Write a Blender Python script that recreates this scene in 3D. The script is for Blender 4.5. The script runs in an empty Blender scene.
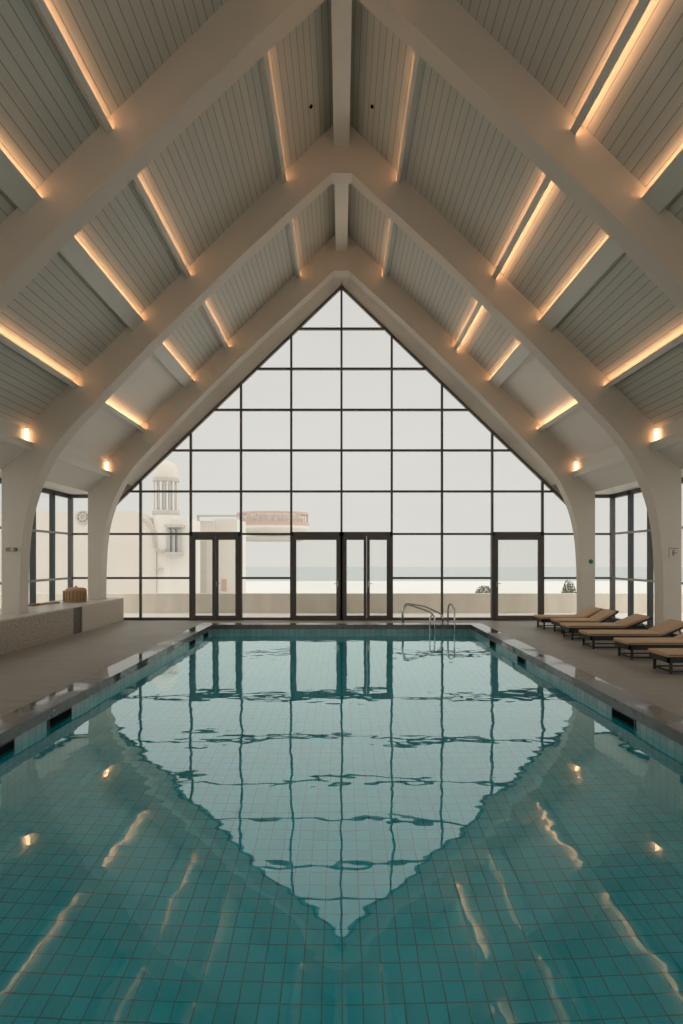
import bpy, bmesh, math, random
from mathutils import Vector, Matrix
random.seed(7)
C = bpy.context.scene
COL = C.collection
PI = math.pi

# ------------------------------------------------------------------ materials
def new_mat(name):
    m = bpy.data.materials.new(name); m.use_nodes = True
    return m, m.node_tree, m.node_tree.nodes, m.node_tree.links

def plain(name, col, rough=0.6, metal=0.0, noise=0.0, nscale=4.0, bump=0.0, bscale=60.0, spec=0.5, stretch=(1, 1, 1)):
    m, nt, N, L = new_mat(name)
    b = N['Principled BSDF']
    b.inputs['Roughness'].default_value = rough
    b.inputs['Metallic'].default_value = metal
    b.inputs['Specular IOR Level'].default_value = spec
    tc = N.new('ShaderNodeTexCoord'); mp = N.new('ShaderNodeMapping')
    mp.inputs['Scale'].default_value = stretch
    L.new(tc.outputs['Object'], mp.inputs['Vector'])
    nz = N.new('ShaderNodeTexNoise'); nz.inputs['Scale'].default_value = nscale; nz.inputs['Detail'].default_value = 4
    L.new(mp.outputs[0], nz.inputs['Vector'])
    mx = N.new('ShaderNodeMix'); mx.data_type = 'RGBA'
    mx.inputs[6].default_value = [c * (1 - noise) for c in col] + [1]
    mx.inputs[7].default_value = [min(1, c * (1 + noise)) for c in col] + [1]
    L.new(nz.outputs['Fac'], mx.inputs[0]); L.new(mx.outputs[2], b.inputs['Base Color'])
    if bump > 0:
        n2 = N.new('ShaderNodeTexNoise'); n2.inputs['Scale'].default_value = bscale
        L.new(mp.outputs[0], n2.inputs['Vector'])
        bp = N.new('ShaderNodeBump'); bp.inputs['Strength'].default_value = bump; bp.inputs['Distance'].default_value = 0.01
        L.new(n2.outputs['Fac'], bp.inputs['Height']); L.new(bp.outputs[0], b.inputs['Normal'])
    return m

def emit(name, col, s):
    m, nt, N, L = new_mat(name)
    b = N['Principled BSDF']
    b.inputs['Base Color'].default_value = (0.8, 0.7, 0.6, 1)
    b.inputs['Emission Color'].default_value = (*col, 1)
    b.inputs['Emission Strength'].default_value = s
    return m

def math_node(N, L, op, a, b=None, c=None):
    n = N.new('ShaderNodeMath'); n.operation = op
    for i, v in enumerate((a, b, c)):
        if v is None: continue
        if isinstance(v, (int, float)): n.inputs[i].default_value = v
        else: L.new(v, n.inputs[i])
    return n.outputs[0]

def line_mask(N, L, coord, spacing, width, phase=0.0):
    """1 on thin lines spaced along coord"""
    a = math_node(N, L, 'SUBTRACT', coord, phase - width / 2)
    a = math_node(N, L, 'DIVIDE', a, spacing)
    a = math_node(N, L, 'FRACT', a)
    return math_node(N, L, 'LESS_THAN', a, width / spacing)

def boards_mat():
    m, nt, N, L = new_mat('white_painted_boards')
    b = N['Principled BSDF']; b.inputs['Roughness'].default_value = 0.55
    tc = N.new('ShaderNodeTexCoord'); sp = N.new('ShaderNodeSeparateXYZ')
    L.new(tc.outputs['Object'], sp.inputs[0])
    ax = math_node(N, L, 'ABSOLUTE', sp.outputs[0])
    ln = line_mask(N, L, ax, 0.104, 0.0115, 0.02)
    st = N.new('ShaderNodeMapping'); st.inputs['Scale'].default_value = (9.6, 0.25, 9.6)
    L.new(tc.outputs['Object'], st.inputs[0])
    nz = N.new('ShaderNodeTexNoise'); nz.inputs['Scale'].default_value = 1.0; nz.inputs['Detail'].default_value = 3
    L.new(st.outputs[0], nz.inputs['Vector'])
    m1 = N.new('ShaderNodeMix'); m1.data_type = 'RGBA'
    m1.inputs[6].default_value = (0.50, 0.51, 0.46, 1); m1.inputs[7].default_value = (0.61, 0.62, 0.565, 1)
    L.new(nz.outputs['Fac'], m1.inputs[0])
    m2 = N.new('ShaderNodeMix'); m2.data_type = 'RGBA'
    m2.inputs[7].default_value = (0.31, 0.30, 0.265, 1)
    L.new(ln, m2.inputs[0]); L.new(m1.outputs[2], m2.inputs[6])
    L.new(m2.outputs[2], b.inputs['Base Color'])
    return m

def tiles_mat(name, ca, cb, grout, sx, sy, px, py, w, rough=0.25, vertical=False):
    """tiles laid over object x/y (floor) or wall (x+y combined / z)"""
    m, nt, N, L = new_mat(name)
    b = N['Principled BSDF']; b.inputs['Roughness'].default_value = rough
    tc = N.new('ShaderNodeTexCoord'); sp = N.new('ShaderNodeSeparateXYZ')
    L.new(tc.outputs['Object'], sp.inputs[0])
    X, Y, Z = sp.outputs
    if not vertical:
        u, v = X, Y
        l1 = line_mask(N, L, u, sx, w, px); l2 = line_mask(N, L, v, sy, w, py)
    else:
        u = math_node(N, L, 'ADD', X, Y); v = Z
        l1 = line_mask(N, L, u, sx, w, px); l2 = line_mask(N, L, v, sy, w, py)
    ln = math_node(N, L, 'MAXIMUM', l1, l2)
    fu = math_node(N, L, 'FLOOR', math_node(N, L, 'DIVIDE', math_node(N, L, 'SUBTRACT', u, px), sx))
    fv = math_node(N, L, 'FLOOR', math_node(N, L, 'DIVIDE', math_node(N, L, 'SUBTRACT', v, py), sy))
    cb_ = N.new('ShaderNodeCombineXYZ'); L.new(fu, cb_.inputs[0]); L.new(fv, cb_.inputs[1])
    wn = N.new('ShaderNodeTexWhiteNoise'); wn.noise_dimensions = '2D'; L.new(cb_.outputs[0], wn.inputs['Vector'])
    m1 = N.new('ShaderNodeMix'); m1.data_type = 'RGBA'
    m1.inputs[6].default_value = (*ca, 1); m1.inputs[7].default_value = (*cb, 1)
    L.new(wn.outputs['Value'], m1.inputs[0])
    m2 = N.new('ShaderNodeMix'); m2.data_type = 'RGBA'; m2.inputs[7].default_value = (*grout, 1)
    L.new(ln, m2.inputs[0]); L.new(m1.outputs[2], m2.inputs[6]); L.new(m2.outputs[2], b.inputs['Base Color'])
    return m

def deck_mat():
    m, nt, N, L = new_mat('grey_brown_deck_planks')
    b = N['Principled BSDF']
    tc = N.new('ShaderNodeTexCoord'); sp = N.new('ShaderNodeSeparateXYZ')
    L.new(tc.outputs['Object'], sp.inputs[0])
    X, Y, Z = sp.outputs
    row = math_node(N, L, 'FLOOR', math_node(N, L, 'DIVIDE', Y, 0.3))
    l1 = line_mask(N, L, Y, 0.3, 0.006)
    xs = math_node(N, L, 'ADD', X, math_node(N, L, 'MULTIPLY', row, 0.47))
    l2 = line_mask(N, L, xs, 1.2, 0.006)
    ln = math_node(N, L, 'MAXIMUM', l1, l2)
    mp = N.new('ShaderNodeMapping'); mp.inputs['Scale'].default_value = (0.7, 7, 1); L.new(tc.outputs['Object'], mp.inputs[0])
    nz = N.new('ShaderNodeTexNoise'); nz.inputs['Scale'].default_value = 1.6; nz.inputs['Detail'].default_value = 6
    L.new(mp.outputs[0], nz.inputs['Vector'])
    m1 = N.new('ShaderNodeMix'); m1.data_type = 'RGBA'
    m1.inputs[6].default_value = (0.26, 0.225, 0.185, 1); m1.inputs[7].default_value = (0.44, 0.39, 0.33, 1)
    L.new(nz.outputs['Fac'], m1.inputs[0])
    m2 = N.new('ShaderNodeMix'); m2.data_type = 'RGBA'; m2.inputs[7].default_value = (0.10, 0.09, 0.075, 1)
    f = math_node(N, L, 'MULTIPLY', ln, 0.6)
    L.new(f, m2.inputs[0]); L.new(m1.outputs[2], m2.inputs[6]); L.new(m2.outputs[2], b.inputs['Base Color'])
    n3 = N.new('ShaderNodeTexNoise'); n3.inputs['Scale'].default_value = 0.8
    L.new(tc.outputs['Object'], n3.inputs['Vector'])
    mr = N.new('ShaderNodeMapRange'); mr.inputs['To Min'].default_value = 0.38; mr.inputs['To Max'].default_value = 0.6
    L.new(n3.outputs['Fac'], mr.inputs['Value']); L.new(mr.outputs[0], b.inputs['Roughness'])
    return m

def coping_mat():
    m, nt, N, L = new_mat('wet_dark_stone')
    b = N['Principled BSDF']
    tc = N.new('ShaderNodeTexCoord')
    nz = N.new('ShaderNodeTexNoise'); nz.inputs['Scale'].default_value = 6; nz.inputs['Detail'].default_value = 6
    L.new(tc.outputs['Object'], nz.inputs['Vector'])
    m1 = N.new('ShaderNodeMix'); m1.data_type = 'RGBA'
    m1.inputs[6].default_value = (0.065, 0.056, 0.047, 1); m1.inputs[7].default_value = (0.12, 0.105, 0.088, 1)
    L.new(nz.outputs['Fac'], m1.inputs[0]); L.new(m1.outputs[2], b.inputs['Base Color'])
    n3 = N.new('ShaderNodeTexNoise'); n3.inputs['Scale'].default_value = 1.1; n3.inputs['Detail'].default_value = 2
    L.new(tc.outputs['Object'], n3.inputs['Vector'])
    mr = N.new('ShaderNodeMapRange'); mr.inputs['From Min'].default_value = 0.45; mr.inputs['From Max'].default_value = 0.56
    mr.inputs['To Min'].default_value = 0.03; mr.inputs['To Max'].default_value = 0.3
    L.new(n3.outputs['Fac'], mr.inputs['Value']); L.new(mr.outputs[0], b.inputs['Roughness'])
    b.inputs['Specular IOR Level'].default_value = 0.7
    return m

def glass_mat(name, tint, ior=1.45):
    m, nt, N, L = new_mat(name)
    N.remove(N['Principled BSDF']); out = N['Material Output']
    fr = N.new('ShaderNodeFresnel'); fr.inputs['IOR'].default_value = ior
    tr = N.new('ShaderNodeBsdfTransparent'); tr.inputs['Color'].default_value = (*tint, 1)
    gl = N.new('ShaderNodeBsdfGlossy'); gl.inputs['Roughness'].default_value = 0.0
    mx = N.new('ShaderNodeMixShader')
    g = N.new('ShaderNodeNewGeometry')
    f = math_node(N, L, 'MULTIPLY', fr.outputs[0], math_node(N, L, 'SUBTRACT', 1.0, g.outputs['Backfacing']))
    L.new(f, mx.inputs[0]); L.new(tr.outputs[0], mx.inputs[1]); L.new(gl.outputs[0], mx.inputs[2])
    L.new(mx.outputs[0], out.inputs['Surface'])
    return m

def water_mat():
    m, nt, N, L = new_mat('pool_water')
    N.remove(N['Principled BSDF']); out = N['Material Output']
    tc = N.new('ShaderNodeTexCoord')
    mp = N.new('ShaderNodeMapping'); mp.inputs['Scale'].default_value = (0.9, 1.2, 1.0)
    L.new(tc.outputs['Object'], mp.inputs[0])
    n1 = N.new('ShaderNodeTexNoise'); n1.inputs['Scale'].default_value = 1.3; n1.inputs['Detail'].default_value = 0.6
    L.new(mp.outputs[0], n1.inputs['Vector'])
    n2 = N.new('ShaderNodeTexNoise'); n2.inputs['Scale'].default_value = 5.0; n2.inputs['Detail'].default_value = 1.0
    L.new(mp.outputs[0], n2.inputs['Vector'])
    sp = N.new('ShaderNodeSeparateXYZ'); L.new(tc.outputs['Object'], sp.inputs[0])
    mr = N.new('ShaderNodeMapRange'); mr.inputs['From Min'].default_value = 5.0; mr.inputs['From Max'].default_value = 13.0
    mr.inputs['To Min'].default_value = 0.17; mr.inputs['To Max'].default_value = 0.32
    L.new(sp.outputs[1], mr.inputs['Value'])
    h2 = math_node(N, L, 'MULTIPLY', n2.outputs['Fac'], mr.outputs[0])
    h = math_node(N, L, 'ADD', n1.outputs['Fac'], h2)
    bp = N.new('ShaderNodeBump'); bp.inputs['Strength'].default_value = 1.0; bp.inputs['Distance'].default_value = 0.0055
    L.new(h, bp.inputs['Height'])
    fr = N.new('ShaderNodeLayerWeight'); fr.inputs['Blend'].default_value = 0.5; L.new(bp.outputs[0], fr.inputs['Normal'])
    frp = math_node(N, L, 'POWER', fr.outputs['Facing'], 2.35)
    rf = N.new('ShaderNodeBsdfRefraction'); rf.inputs['IOR'].default_value = 1.333; rf.inputs['Roughness'].default_value = 0.0
    rf.inputs['Color'].default_value = (0.78, 1.0, 1.0, 1); L.new(bp.outputs[0], rf.inputs['Normal'])
    gl = N.new('ShaderNodeBsdfGlossy'); gl.inputs['Roughness'].default_value = 0.0; L.new(bp.outputs[0], gl.inputs['Normal'])
    gl.inputs['Color'].default_value = (0.88, 1.0, 1.0, 1)
    g = N.new('ShaderNodeNewGeometry')
    f = math_node(N, L, 'MULTIPLY', frp, math_node(N, L, 'SUBTRACT', 1.0, math_node(N, L, 'MULTIPLY', g.outputs['Backfacing'], 0.9)))
    mx = N.new('ShaderNodeMixShader'); L.new(f, mx.inputs[0]); L.new(rf.outputs[0], mx.inputs[1]); L.new(gl.outputs[0], mx.inputs[2])
    df = N.new('ShaderNodeBsdfDiffuse'); df.inputs['Color'].default_value = (0.0, 0.125, 0.15, 1)   # teal diffuse added to brighten the water, standing in for scattered light
    ad = N.new('ShaderNodeAddShader'); L.new(mx.outputs[0], ad.inputs[0]); L.new(df.outputs[0], ad.inputs[1])
    L.new(ad.outputs[0], out.inputs['Surface'])
    return m

M = {}
M['plaster'] = plain('cream_plaster', (0.66, 0.60, 0.515), 0.6, noise=0.03, nscale=2)
M['beam'] = plain('pale_painted_beam', (0.66, 0.67, 0.62), 0.5, noise=0.03, nscale=3)
M['soffit'] = plain('smooth_white_ceiling', (0.74, 0.72, 0.66), 0.55, noise=0.03, nscale=2)
M['boards'] = boards_mat()
M['deck'] = deck_mat()
M['coping'] = coping_mat()
M['frame'] = plain('dark_bronze_metal', (0.105, 0.09, 0.082), 0.45, noise=0.08, nscale=8)
M['frame_side'] = plain('dark_green_grey_metal', (0.028, 0.038, 0.038), 0.35, noise=0.08, nscale=8)
M['rail_side'] = plain('brushed_grey_metal', (0.30, 0.30, 0.28), 0.35, metal=0.6, noise=0.05)
M['glass'] = glass_mat('window_glass', (0.97, 0.975, 0.965), 1.25)
M['tile'] = tiles_mat('teal_pool_tiles', (0.0, 0.42, 0.56), (0.0, 0.54, 0.70), (0.0, 0.085, 0.115), 0.1223, 0.148, 0.0047, 3.526, 0.0095)
M['tile_wall'] = tiles_mat('teal_wall_tiles', (0.0, 0.52, 0.62), (0.01, 0.62, 0.72), (0.0, 0.16, 0.20), 0.125, 0.125, 0, 0, 0.008, vertical=True)
M['tile_band'] = tiles_mat('pale_waterline_tiles', (0.20, 0.33, 0.33), (0.27, 0.40, 0.39), (0.10, 0.17, 0.17), 0.125, 0.4, 0, 0, 0.008, vertical=True)
M['water'] = water_mat()
M['black'] = plain('black_recess', (0.006, 0.007, 0.007), 0.9, spec=0.05)
M['chrome'] = plain('polished_steel', (0.62, 0.60, 0.57), 0.18, metal=1.0)
M['terrazzo'] = plain('speckled_terrazzo', (0.36, 0.31, 0.25), 0.5, noise=0.9, nscale=22, bump=0.2)
M['bench_plaster'] = plain('pale_rendered_wall', (0.50, 0.445, 0.37), 0.6, noise=0.12, nscale=6)
M['bench_top'] = plain('cream_stone_top', (0.55, 0.50, 0.43), 0.35, noise=0.06, nscale=5)
M['dark_stone'] = plain('dark_brown_stone', (0.11, 0.088, 0.066), 0.6, noise=0.3, nscale=14)
M['led'] = emit('warm_light_strip', (1.0, 0.49, 0.25), 16.0)
M['lamp'] = emit('warm_lamp_glow', (1.0, 0.52, 0.27), 4.0)
M['cushion'] = plain('tan_fabric', (0.56, 0.37, 0.225), 0.85, noise=0.12, nscale=30, bump=0.2, bscale=300)
M['wicker'] = plain('dark_brown_frame', (0.022, 0.017, 0.014), 0.5, noise=0.2, nscale=20)
M['wood'] = plain('honey_wood', (0.42, 0.24, 0.12), 0.5, noise=0.35, nscale=9, stretch=(8, 1, 8))
M['wood_dark'] = plain('brown_slats', (0.22, 0.12, 0.06), 0.6, noise=0.3, nscale=12)
M['green'] = plain('green_enamel', (0.01, 0.16, 0.09), 0.4)
M['grey'] = plain('grey_plastic', (0.22, 0.205, 0.185), 0.5, noise=0.1)
M['offwhite'] = plain('off_white_plastic', (0.50, 0.46, 0.40), 0.5, noise=0.03)
M['concrete'] = plain('weathered_concrete', (0.86, 0.78, 0.68), 0.9, noise=0.16, nscale=1.3, stretch=(2.2, 1, 0.5))
M['terrace'] = plain('pale_terrace_paving', (0.78, 0.74, 0.69), 0.8, noise=0.06, nscale=1)
M['stucco'] = plain('pale_stucco', (0.72, 0.66, 0.60), 0.9, noise=0.05, nscale=0.3)
M['stucco2'] = plain('ivory_stucco', (0.78, 0.735, 0.68), 0.9, noise=0.04, nscale=0.3)
M['trim_grey'] = plain('grey_stone_trim', (0.56, 0.53, 0.49), 0.9, noise=0.1)
M['win_grey'] = plain('haze_paled_window', (0.48, 0.48, 0.46), 0.6, noise=0.1)  # lightened grey, the haze over distant windows is in the colour
M['brick_red'] = plain('haze_paled_red', (0.62, 0.44, 0.37), 0.8, noise=0.12)  # red washed out by haze put into the colour
M['sea'] = plain('haze_paled_sea', (0.50, 0.525, 0.53), 0.9, noise=0.04, nscale=0.02, spec=0.0)  # haze is mixed into the colour, there is no fog volume
M['sand'] = plain('pale_sand', (0.76, 0.745, 0.72), 1.0, noise=0.03, nscale=0.02, spec=0.0)  # washed-out tone carries the mist over the beach
M['leaf'] = plain('grey_green_leaves', (0.36, 0.36, 0.27), 0.8, noise=0.3, nscale=20)
M['twig'] = plain('brown_twig', (0.14, 0.11, 0.08), 0.8)

# ------------------------------------------------------------------ mesh helpers
class MB:
    def __init__(s): s.bm = bmesh.new()
    def box(s, x0, x1, y0, y1, z0, z1, R=None):
        if x0 > x1: x0, x1 = x1, x0
        if y0 > y1: y0, y1 = y1, y0
        vs = [s.bm.verts.new(v) for v in ((x0,y0,z0),(x1,y0,z0),(x1,y1,z0),(x0,y1,z0),(x0,y0,z1),(x1,y0,z1),(x1,y1,z1),(x0,y1,z1))]
        if R is not None:
            for v in vs: v.co = R @ v.co
        for f in ((0,3,2,1),(4,5,6,7),(0,1,5,4),(1,2,6,5),(2,3,7,6),(3,0,4,7)):
            s.bm.faces.new([vs[i] for i in f])
        return s
    def prism_y(s, pts, y0, y1):
        """polygon in x/z extruded along y"""
        a = [s.bm.verts.new((p[0], y0, p[1])) for p in pts]
        b = [s.bm.verts.new((p[0], y1, p[1])) for p in pts]
        n = len(pts)
        s.bm.faces.new(a); s.bm.faces.new(b[::-1])
        for i in range(n):
            s.bm.faces.new((a[i], b[i], b[(i+1) % n], a[(i+1) % n]))
        return s
    def prism_x(s, pts, x0, x1):
        a = [s.bm.verts.new((x0, p[0], p[1])) for p in pts]
        b = [s.bm.verts.new((x1, p[0], p[1])) for p in pts]
        n = len(pts)
        s.bm.faces.new(a); s.bm.faces.new(b[::-1])
        for i in range(n):
            s.bm.faces.new((a[i], b[i], b[(i+1) % n], a[(i+1) % n]))
        return s
    def tube(s, pts, r, seg=10, cap=True):
        pts = [Vector(p) for p in pts]
        rings = []
        up = None
        for i, p in enumerate(pts):
            if i == 0: d = pts[1] - p
            elif i == len(pts) - 1: d = p - pts[i-1]
            else: d = (pts[i+1] - p).normalized() + (p - pts[i-1]).normalized()
            d.normalize()
            if up is None:
                up = Vector((0, 0, 1)) if abs(d.z) < 0.9 else Vector((1, 0, 0))
            a = d.cross(up)
            if a.length < 1e-4: a = d.cross(Vector((0, 1, 0)))
            a.normalize(); b = a.cross(d).normalized(); up = b
            rr = r[i] if isinstance(r, (list, tuple)) else r
            rings.append([s.bm.verts.new(p + a * rr * math.cos(2*PI*k/seg) + b * rr * math.sin(2*PI*k/seg)) for k in range(seg)])
        for i in range(len(rings) - 1):
            for k in range(seg):
                s.bm.faces.new((rings[i][k], rings[i][(k+1) % seg], rings[i+1][(k+1) % seg], rings[i+1][k]))
        if cap:
            s.bm.faces.new(rings[0][::-1]); s.bm.faces.new(rings[-1])
        return s
    def lathe(s, prof, cx, cy, seg=24, sx=1.0, sy=1.0):
        rings = []
        for r, z in prof:
            rings.append([s.bm.verts.new((cx + sx*r*math.cos(2*PI*k/seg), cy + sy*r*math.sin(2*PI*k/seg), z)) for k in range(seg)])
        for i in range(len(rings) - 1):
            for k in range(seg):
                s.bm.faces.new((rings[i][k], rings[i][(k+1) % seg], rings[i+1][(k+1) % seg], rings[i+1][k]))
        s.bm.faces.new(rings[0][::-1]); s.bm.faces.new(rings[-1])
        return s
    def build(s, name, mat, parent=None, bevel=0.0, smooth=False, loc=(0, 0, 0)):
        bmesh.ops.recalc_face_normals(s.bm, faces=s.bm.faces)
        me = bpy.data.meshes.new(name); s.bm.to_mesh(me); s.bm.free()
        if smooth:
            for p in me.polygons: p.use_smooth = True
        me.materials.append(mat)
        o = bpy.data.objects.new(name, me); COL.objects.link(o)
        o.location = loc
        if parent is not None: o.parent = parent
        if bevel > 0:
            md = o.modifiers.new('bevel', 'BEVEL'); md.width = bevel; md.segments = 2; md.limit_method = 'ANGLE'
        return o

def tag(o, label, cat, group=None, kind=None):
    o['label'] = label; o['category'] = cat
    if group: o['group'] = group
    if kind: o['kind'] = kind
    return o

def thing(name, label, cat, loc=(0, 0, 0), rz=0, group=None, kind=None):
    o = bpy.data.objects.new(name, None); COL.objects.link(o)
    o.location = loc; o.rotation_euler = (0, 0, rz); o.empty_display_size = 0.1
    return tag(o, label, cat, group, kind)

def copy_tree(o, parent=None):
    c = o.copy(); COL.objects.link(c); c.parent = parent
    for ch in list(o.children): copy_tree(ch, c)
    return c

# ------------------------------------------------------------------ dimensions
EYE = 1.86
GY = 18.0                      # plane of the end glazing
FR = [17.2, 12.83, 8.46, 4.09, -0.28, -4.65]   # front faces of the arches
TH = 0.37
BACK = -6.2
RZ, RS = 11.306, 0.985         # roof underside z = RZ - RS*|x|
SX = 8.13                      # side glazing
WZ = 0.135                     # water level
CZ = 0.325                     # coping top
PX = 2.99; PY0 = 0.9; PY1 = 13.84
def rz_(x): return RZ - RS * abs(x)
ORD = ['first', 'second', 'third', 'fourth', 'fifth', 'sixth']

# ------------------------------------------------------------------ arches
K = 0.021414
inner = [(0,384.4),(10,384.4),(57.6,341.2),(100,302),(141.5,262),(187.2,217.8),(225,178.6),(248.5,153.8),(262,140),
         (276,124.5),(290.0,105.8),(297,93.5),(303.6,80),(309,66),(313.3,52),(316.3,38),(318.6,22),(320.3,0),(321.2,-25),(321.5,-50),(321.5,-86.86)]
def arch_pts():
    r = [(a*K, EYE + b*K) for a, b in inner]
    r[-1] = (r[-1][0], 0.0)
    return r
def refine(p):
    # Catmull-Rom through the bent part
    out = []
    for i in range(len(p) - 1):
        out.append(p[i])
        if i >= 5 and i < len(p) - 2:
            p0, p1, p2, p3 = p[i-1], p[i], p[i+1], p[i+2]
            for t in (0.33, 0.66):
                q = [0.5*((2*p1[k]) + (-p0[k]+p2[k])*t + (2*p0[k]-5*p1[k]+4*p2[k]-p3[k])*t*t + (-p0[k]+3*p1[k]-3*p2[k]+p3[k])*t**3) for k in (0, 1)]
                out.append(tuple(q))
    out.append(p[-1]); return out
IN = refine(arch_pts())
OUT_T = 0.16
def make_arch(y, label):
    bm = bmesh.new()
    # paired inner/outer points
    n = len(IN)
    cols = []
    for i, (x, z) in enumerate(IN):
        # outer partner
        if x < 0.01: ox, oz = 0.0, RZ + OUT_T
        else:
            t = i / (n - 1)
            # project along the normal of the roof while above the eaves
            d = (rz_(x) + OUT_T - z) / (1 + RS*RS)
            ox, oz = x + d*RS, z + d
            if ox > 7.27 or z < 4.2:
                ox = 7.27; oz = min(z, rz_(7.27) + OUT_T) if z < 3.6 else min(rz_(7.27) + OUT_T, z)
                if z > rz_(7.27)+OUT_T: oz = rz_(7.27) + OUT_T
        cols.append(((x, z), (ox, oz)))
    # make outer monotone
    half = []
    for sgn in (1, -1):
        rows = []
        for (a, b) in cols:
            rows.append([bm.verts.new((sgn*a[0], y, a[1])), bm.verts.new((sgn*a[0], y+TH, a[1])),
                         bm.verts.new((sgn*b[0], y, b[1])), bm.verts.new((sgn*b[0], y+TH, b[1]))])
        for i in range(len(rows)-1):
            p, q = rows[i], rows[i+1]
            bm.faces.new((p[0], q[0], q[2], p[2])); bm.faces.new((p[1], p[3], q[3], q[1]))
            bm.faces.new((p[0], p[1], q[1], q[0])); bm.faces.new((p[2], q[2], q[3], p[3]))
        e = rows[-1]; bm.faces.new((e[0], e[1], e[3], e[2]))
    bmesh.ops.remove_doubles(bm, verts=bm.verts, dist=1e-4)
    bmesh.ops.dissolve_degenerate(bm, dist=1e-4, edges=bm.edges)
    m = MB(); m.bm.free(); m.bm = bm
    o = m.build('arch', M['plaster'])
    return tag(o, label, 'arch')
arch_label = ['cream curved arch nearest the glass wall, smallest of the arches seen',
              'cream curved arch, middle one of the three, standing behind the loungers and left plinth',
              'large cream arch nearest the viewer whose beams run out of the picture at both sides',
              'cream arch over the near half of the pool, above the picture',
              'cream arch overhead where the viewer stands', 'cream arch behind the viewer near the back windows']
for y, l in zip(FR, arch_label): make_arch(y, l)

# ------------------------------------------------------------------ roof
def slope_slab(x0, x1, y0, y1, sgn, th=0.12, off=0.0):
    pts = [(sgn*x0, rz_(x0)-off), (sgn*x1, rz_(x1)-off), (sgn*x1, rz_(x1)-off+th*1.4), (sgn*x0, rz_(x0)-off+th*1.4)]
    return MB().prism_y(pts, y0, y1)
bays = []
edges = [GY + 0.1] + FR
for i in range(len(FR)):
    y1 = GY + 0.05 if i == 0 else FR[i-1]
    bays.append((FR[i] + TH, y1))
bays.append((BACK, FR[-1]))
bay_name = ['between the glass wall and the far arch', 'between the far arch and the middle arch',
            'between the middle arch and the near arch', 'in front of the near arch, at the top edge of the view',
            'above the viewer', 'behind the viewer', 'by the back windows']
for bi, (y0, y1) in enumerate(bays):
    for sgn, side in ((-1, 'left'), (1, 'right')):
        if bi in (0, 1):
            o = slope_slab(0, 4.33, y0, y1, sgn).build('ceiling', M['boards'])
            tag(o, 'white boarded %s ceiling slope %s' % (side, bay_name[bi]), 'ceiling', kind='structure')
            o = slope_slab(4.33, 6.80, y0, y1, sgn).build('ceiling', M['soffit'])
            tag(o, 'smooth white lower %s ceiling slope %s' % (side, bay_name[bi]), 'ceiling', kind='structure')
        else:
            o = slope_slab(0, 6.80, y0, y1, sgn).build('ceiling', M['boards'])
            tag(o, 'white boarded %s ceiling slope %s' % (side, bay_name[bi]), 'ceiling', kind='structure')
        # upstand panel behind the cornice shelf and the sloped soffit below it
        m = MB().prism_y([(sgn*6.76, 4.22), (sgn*6.90, 4.22), (sgn*6.90, 4.75), (sgn*6.76, rz_(6.76)+0.02)], y0, y1)
        m.prism_y([(sgn*6.76, 4.16), (sgn*7.27, 3.77), (sgn*7.27, 4.4), (sgn*6.90, 4.75), (sgn*6.76, 4.3)], y0, y1)
        o = m.build('trim_%d' % (bi*2 + (1 if sgn < 0 else 2)), M['soffit'])
        tag(o, 'plain white %s eaves soffit %s' % (side, bay_name[bi]), 'ceiling trim', kind='structure')
# flat aisle ceilings outside the arches
for sgn, side in ((-1, 'left'), (1, 'right')):
    o = MB().box(sgn*7.27, sgn*8.35, BACK, GY+0.1, 3.76, 3.95).build('ceiling', M['soffit'])
    tag(o, 'flat white strip of ceiling over the %s windows' % side, 'ceiling', kind='structure')

# ridge beams
for bi, (y0, y1) in enumerate(bays):
    o = MB().box(-0.165, 0.165, y0, y1, 10.66, 11.33).build('ridge_beam', M['beam'])
    tag(o, 'pale square ridge beam at the roof peak, %s' % bay_name[bi], 'beam')

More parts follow.
